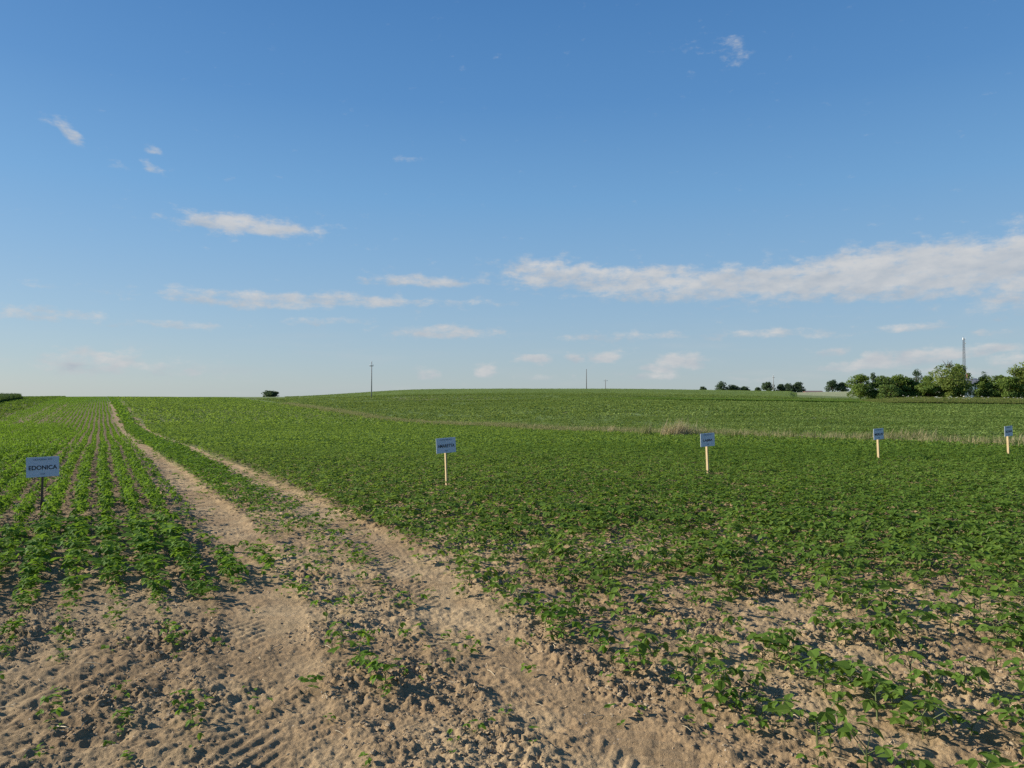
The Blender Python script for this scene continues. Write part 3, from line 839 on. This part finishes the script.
plot_sign(43, 517, 10.6, 'EDONICA', 'nearest plot sign with white board on a dark post in the left rows', 1.0, M_WOODD, top=.88, tiltz=-2.5)
plot_sign(447, 486, 14.0, 'AMARETTA', 'plot sign on a pale post, second nearest, just left of the middle of the field', -2.2, top=.985, tiltz=-1)
plot_sign(707.5, 473, 15.9, 'LAJMA', 'plot sign in front of the largest dry grass clump', -2.6, top=1.0)
plot_sign(878, 461, 19.2, 'MERLIN', 'plot sign below the round hedge bushes, fourth along the line', -3.0, top=.965)
plot_sign(1007.5, 457, 20.8, 'ALDANA', 'farthest plot sign at the right edge of the field', -3.0, top=.93)

# ------------------------------------------------------------------ trees and bushes
BARK = plain_mat('bark', (.10, .075, .05), .9, .4, 6, bump=.4)
M_T1 = leaf_mat('hedge_leaf', (.078, .138, .028), (.20, .27, .068), .42, rough=.7, spec=.12, big=.35)
M_T2 = leaf_mat('hedge_leaf_yellow', (.094, .142, .030), (.225, .275, .070), .42, rough=.7, spec=.12, big=.35)
M_T3 = leaf_mat('hedge_leaf_dark', (.066, .122, .032), (.165, .23, .066), .42, rough=.7, spec=.12, big=.35)
M_TF = leaf_mat('far_tree_leaf', (.046, .080, .042), (.105, .148, .078), .3, rough=.8, spec=.08, big=.2)
def tree(name, px, d, wpx, ytop, label, mat, group, ybase=None, seed=0, leaves=3800, ls=.45, low=.0, bare=False, cat='tree'):
    x, y, z = at(px, d); rr = np.random.default_rng(seed+int(px*7))
    if ybase is not None: z = min(z, CAM_H-(ybase-HZ)*d/F)
    H = CAM_H+(HZ-ytop+1.8)*d/F-z; W = wpx*1.12*d/F
    o = empty(name, (x, y, z)); props(o, label, cat, group)
    tk = MB(); lean = rr.normal(0, .04, 2)
    tk.tube([(0, 0, -.3), (lean[0]*H*.3, lean[1]*H*.3, H*.28), (lean[0]*H*.6, lean[1]*H*.6, H*.7)], [.035*H**.8+.05, .028*H**.8+.03, .03], 8)
    nl = int(12+W*2.6)
    lobes = []
    for k in range(nl):
        a = rr.uniform(0, 6.28); rad = math.sqrt(rr.uniform(.02, 1))
        hz = rr.uniform(low+.08, .88)
        prof = math.sin(min(1, (1-hz)/(.62))*pi/2)**.7*(.75+.25*min(1, (hz-low)/.25))
        c = np.array((cos(a)*rad*W*.40*prof, sin(a)*rad*W*.40*prof, H*hz))
        s = np.array((W*rr.uniform(.12, .24), W*rr.uniform(.12, .24), H*rr.uniform(.08, .17)))
        s = np.maximum(s, .5)
        lobes.append((c, s))
        st = np.array((0, 0, H*rr.uniform(.15, .45))); mid = (st+c)*.5+np.array((0, 0, .06*H))
        tk.tube([st, mid, c], [.012*H+.02, .008*H+.012, .012], 5)
    lobes.append((np.array((lean[0]*H*.7, lean[1]*H*.7, H*.86)), np.array((W*.2, W*.2, H*.13))))
    if bare:
        for k in range(12):
            a = rr.uniform(0, 6.28); b0 = np.array((rr.normal(0, W*.04)+.3, rr.normal(0, W*.05), H*.88)); q = np.array((cos(a)*.9, sin(a)*.9, rr.uniform(.6, 1.6)))
            tk.tube([b0, b0+q*.6+rr.normal(0, .1, 3), b0+q*1.1], [.06, .04, .02], 4)
    obj('trunk', tk.mesh('trunk', BARK, True), o)
    per = np.array([s[0]*s[1]*s[2] for c, s in lobes])**(2/3); per = per/per.sum()
    Cs = []
    for (c, s), w in zip(lobes, per):
        m = max(20, int(leaves*w))
        q = rr.normal(0, 1, (m, 3)); q /= np.linalg.norm(q, axis=1)[:, None]
        q *= (rr.uniform(.25, 1, m)**.45*rr.uniform(.9, 1.12, m))[:, None]
        Cs.append(c+q*s)
    P = np.vstack(Cs); P[:, 2] = np.clip(P[:, 2], H*low*.6, H*1.0)
    n = len(P); sz = ls*rr.uniform(.45, 1.15, n)
    nv = rr.normal(0, 1, (n, 3)); nv[:, 2] += .35; nv += 1.0*(P-np.array((0, 0, H*.45)))/np.array((W*.5, W*.5, H*.5)); nv /= np.linalg.norm(nv, axis=1)[:, None]
    t = np.cross(nv, rr.normal(0, 1, (n, 3))); t /= np.linalg.norm(t, axis=1)[:, None]; b = np.cross(nv, t)
    S1 = sz[:, None]
    Q = np.stack([P-t*S1*.5, P+b*S1*.34+nv*S1*.1, P+t*S1*.55, P-b*S1*.34+nv*S1*.1], 1).reshape(-1, 3)
    base = (np.arange(n)*4)[:, None]
    Fc = np.vstack([base+np.array([[0, 2, 1]]), base+np.array([[0, 3, 2]])])
    obj('crown', mesh_from('crown', Q, Fc, mat), o)
    return o
G = 'trees and bushes of the hedgerow'
tree('hedge_tree', 860, 166, 27, 375.5, 'small loose tree standing at the left end of the hedgerow', M_T1, G, seed=1)
tree('hedge_tree', 873, 190, 12, 373.5, 'thin treetop poking up behind the left end of the hedgerow', M_TF, G, seed=2, leaves=900)
tree('bush', 882, 165, 28, 377.5, 'rounded dense bush right of the small tree at the hedge end', M_T3, G, seed=3, low=0, cat='bush')
tree('bush', 897, 167, 28, 376.5, 'rounded dense bush beside the tall slender hedge tree', M_T1, G, seed=4, low=0, cat='bush')
tree('bush', 889, 160, 22, 386, 'low dark shrub in front of the two rounded bushes', M_T3, G, seed=5, low=0, leaves=1500, cat='bush')
tree('slender_tree', 917, 195, 14, 370.5, 'tall slender blue green tree rising behind the hedge gap', M_TF, G, seed=6, leaves=1600)
tree('bush', 917, 166, 24, 383.5, 'low spreading bush below the tall slender tree', M_T1, G, seed=7, low=0, cat='bush')
tree('hedge_tree', 930, 180, 14, 373, 'narrow tree at the left shoulder of the biggest hedge tree', M_T1, G, seed=8, leaves=1500)
tree('hedge_tree', 948, 163, 40, 364.5, 'biggest broad hedge tree with bare twigs on its top', M_T2, G, seed=9, leaves=4200, low=.03, bare=True)
tree('hedge_tree', 958, 168, 18, 365.5, 'broad tree below the lattice mast in front of the house', M_T1, G, seed=10, leaves=3200, low=.04)
tree('bush', 986, 166, 21, 376.5, 'bright green bush in front of the brick chimney', M_T1, G, seed=11, low=0, cat='bush')
tree('hedge_tree', 984, 215, 10, 372.5, 'small blue green treetop just right of the brick chimney', M_TF, G, seed=12, leaves=700)
tree('bush', 1000, 164, 22, 376.5, 'dark grey green bush left of the tree at the photo edge', M_T3, G, seed=13, low=0, cat='bush')
tree('hedge_tree', 1014, 160, 26, 368, 'yellow green hedge tree next to the right edge', M_T2, G, seed=14, leaves=3000, low=.05)
tree('hedge_tree', 1034, 158, 40, 359, 'tallest hedge tree cut off by the right edge', M_T2, G, seed=15, leaves=4200, low=.05, bare=True)
tree('bush', 907, 168, 22, 379, 'dark bush filling the gap between round bush and slender tree', M_T3, G, seed=16, cat='bush')
tree('bush', 928, 162, 24, 384, 'low leafy shrub at the left foot of the biggest hedge tree', M_T1, G, seed=17, cat='bush')
tree('bush', 950, 160, 24, 381, 'broad low shrub under the twig topped hedge tree', M_T2, G, seed=18, cat='bush')
tree('bush', 994, 161, 20, 384, 'low dark shrub right of the bright green bush', M_T3, G, seed=19, cat='bush')
tree('bush', 1008, 157, 26, 378, 'leafy shrub at the foot of the yellow green hedge tree', M_T1, G, seed=20, cat='bush')
G = 'trees beyond the hill crest'
FT = [(703, 7, 387, 'lowest bush top, leftmost of the far trees beyond the wheat'), (721, 14, 381.5, 'airy round far tree, tallest of the left far group'), (733, 15, 385.5, 'middle rounded far tree of the left far group'),
      (744, 12, 387, 'low sloping far bush ending the left far group'), (758, 9, 388, 'low far bush left of the pale utility pole'), (768, 13, 382.5, 'rounded far tree directly behind the pale utility pole'),
      (781, 8, 384.5, 'small far tree right of the pale utility pole'), (789, 14, 384, 'wide far tree in the group right of the pale pole'), (798, 13, 382.5, 'dark far tree ending the group right of the pale pole'),
      (832, 13, 380.5, 'taller of the two far trees at the left of the hedgerow'), (843, 13, 383, 'shorter of the two far trees at the left of the hedgerow')]
for i, (px, w, yt, lb) in enumerate(FT):
    tree('far_tree', px, 480, w, yt+1, lb, M_TF, G, seed=30+i, leaves=1500, ls=1.0, low=.05)
tree('far_bush', 270, 235, 16, 392.5, 'lone dark bush on the left skyline', M_TF, None, seed=50, leaves=2200, ls=.45, low=0, cat='bush')

# ------------------------------------------------------------------ poles, mast, house, farm roofs
M_CONC = plain_mat('pole_concrete', (.34, .34, .33), .85, .25, 3)
M_POLEW = plain_mat('pole_timber', (.15, .13, .115), .85, .3, 3)
M_STEEL = plain_mat('galvanised_steel', (.11, .12, .135), .7, .2, 5)
M_WHITE = plain_mat('white_plastic', (.75, .75, .75), .5, .1)
def pole(px, d, ytop, label, mat, arm, rad=.15, hat=True):
    x, y, z = at(px, d); h = CAM_H+(HZ-ytop)*d/F-z
    o = empty('utility_pole', (x, y, z)); props(o, label, 'pole', 'utility poles on the skyline')
    b = MB(); b.tube([(0, 0, -.5), (0, 0, h*.5), (0, 0, h)], [rad, rad*.82, rad*.62], 10); obj('shaft', b.mesh('shaft', mat, True), o)
    if arm:
        b = MB(); b.box(-arm/2, arm/2, -.06, .06, -.06, .06); a = obj('crossarm', b.mesh('crossarm', M_STEEL, bevel=.01), o, (0, -rad-.05, h-.75))
        for k in (-1, 0, 1):
            b = MB(); q = k*arm*.42
            b.tube([(q, 0, .06), (q, 0, .14), (q, 0, .2), (q, 0, .32)], [.03, .09, .07, .05], 8); obj('insulator', b.mesh('insulator', M_WHITE, True), a)
    if hat:
        b = MB(); b.tube([(0, 0, 0), (0, 0, .1), (0, 0, .38)], [.05, .11, .05], 8); obj('insulator', b.mesh('insulator', M_WHITE, True), o, (0, 0, h))
pole(371.5, 158, 362.5, 'tall grey utility pole with small crossarm, leftmost on the skyline', M_CONC, .8, .14)
pole(586.5, 235, 369, 'plain dark utility pole without crossarm on the hill crest', M_POLEW, 0, .13, False)
pole(605.5, 430, 379.5, 'short far utility pole with wide crossarm behind the crest', M_POLEW, 2.6, .2)
pole(773.5, 300, 375.5, 'pale utility pole in front of the far trees', M_CONC, .9, .2)

def mast():
    x, y, z = at(964.5, 650); h = CAM_H+(HZ-336)*650/F-z
    o = empty('radio_mast', (x, y, z), .4); props(o, 'tall grey lattice radio mast rising behind the hedge trees', 'mast')
    w = lambda t: 1.15*(1-t)+.5*t
    for sx, sy in ((-1, -1), (1, -1), (1, 1), (-1, 1)):
        b = MB(); b.tube([(sx*w(0), sy*w(0), -.5), (sx*w(1), sy*w(1), h*.96)], [.16, .10], 6); obj('leg', b.mesh('leg', M_STEEL, True), o)
    b = MB(); n = 22
    cs = ((-1, -1), (1, -1), (1, 1), (-1, 1))
    for k in range(n):
        t0, t1 = k/n, (k+1)/n
        for i in range(4):
            A, B = cs[i], cs[(i+1) % 4]
            p = (A[0]*w(t0), A[1]*w(t0), t0*h*.96); q = (B[0]*w(t1), B[1]*w(t1), t1*h*.96); r = (B[0]*w(t0), B[1]*w(t0), t0*h*.96); s = (A[0]*w(t1), A[1]*w(t1), t1*h*.96)
            b.tube([p, q], [.04, .04], 4); b.tube([r, s], [.04, .04], 4); b.tube([s, q], [.035, .035], 4)
    obj('bracing', b.mesh('bracing', M_STEEL), o)
    for k in range(3):
        a = 2.09*k+1.2; b = MB(); b.box(-.2, .2, -.1, .1, -1.0, 1.0)
        e = obj('antenna_panel', b.mesh('antenna_panel', M_WHITE, bevel=.03), o, (cos(a)*1.25, sin(a)*1.25, h*.955)); e.rotation_euler = (0, 0, a-1.57)
        b = MB(); b.tube([(cos(a)*.4, sin(a)*.4, h*.955), (cos(a)*1.2, sin(a)*1.2, h*.955)], [.06, .06], 5); obj('antenna_bracket', b.mesh('antenna_bracket', M_STEEL), o)
    b = MB(); b.tube([(0, 0, h*.95), (0, 0, h*1.0)], [.09, .05], 6); obj('spike', b.mesh('spike', M_STEEL), o)
    b = MB(); b.tube([(.9, -.5, h*.88-.0), (1.25, -.75, h*.88)], [.75, .62], 14); obj('dish', b.mesh('dish', M_WHITE, True), o)
mast()

M_PLASTER = plain_mat('white_plaster', (.72, .70, .66), .85, .08, 3)
M_ROOF = plain_mat('grey_roof_sheet', (.20, .20, .21), .7, .25, 4)
M_REDROOF = plain_mat('red_roof_tile', (.20, .14, .12), .85, .3, 3)
M_BRICK = plain_mat('chimney_brick', (.16, .075, .055), .9, .35, 9)
M_GLASS = plain_mat('window_glass', (.03, .04, .05), .1, .2)
def house(name, px, d, w, dep, hw, hr, label, wallm, roofm, chim=None, nwin=2, rz=0.0):
    x, y, z = at(px, d)
    o = empty(name, (x, y, z), rz); props(o, label, 'house' if chim is not None else 'barn')
    b = MB(); b.v = [(-w/2, 0, -.5), (w/2, 0, -.5), (w/2, dep, -.5), (-w/2, dep, -.5), (-w/2, 0, hw), (w/2, 0, hw), (w/2, dep, hw), (-w/2, dep, hw), (-w/2, dep/2, hw+hr), (w/2, dep/2, hw+hr)]
    b.f = [(0, 1, 5, 4), (2, 3, 7, 6), (1, 2, 6, 9, 5), (3, 0, 4, 8, 7), (3, 2, 1, 0)]
    obj('wall', b.mesh('wall', wallm), o)
    b = MB(); e = .35; t = .14
    k = hr/(dep/2)
    b.v = [(-w/2-e, -e, hw-e*k+.02), (w/2+e, -e, hw-e*k+.02), (w/2+e, dep/2, hw+hr+.02), (-w/2-e, dep/2, hw+hr+.02), (w/2+e, dep+e, hw-e*k+.02), (-w/2-e, dep+e, hw-e*k+.02)]
    b.v += [(p[0], p[1], p[2]+t) for p in b.v]
    b.f = [(0, 3, 2, 1), (3, 5, 4, 2), (6, 7, 8, 9), (9, 8, 10, 11), (0, 1, 7, 6), (5, 11, 10, 4), (1, 2, 8, 7), (2, 4, 10, 8), (0, 6, 9, 3), (3, 9, 11, 5)]
    rf = obj('roof', b.mesh('roof', roofm), o)
    if chim is not None:
        b = MB(); b.box(-.35, .35, -.3, .3, -.8, 1.5); b.box(-.42, .42, -.37, .37, 1.502, 1.64)
        obj('chimney', b.mesh('chimney', M_BRICK, bevel=.02), rf, (chim, dep/2, hw+hr+.1))
    for i in range(nwin):
        q = -w/2+w*(i+.5)/nwin
        b = MB(); b.box(q-.55, q+.55, -.06, -.003, 1.0, 2.2); wn = obj('window', b.mesh('window', M_WHITE), o)
        b = MB(); b.box(q-.46, q+.46, -.075, -.062, 1.08, 2.12); obj('pane', b.mesh('pane', M_GLASS), wn)
        if nwin == 0: break
house('cottage', 974.5, 210, 5.6, 8, 3.9, 1.6, 'white cottage with brick chimney half hidden behind the hedge trees', M_PLASTER, M_ROOF, .7, 2)
house('farm_barn', 815, 560, 13, 8, 1.9, 1.3, 'low far barn with dull red roof on the skyline beyond the pale field', M_BRICK, M_REDROOF, None, 2)
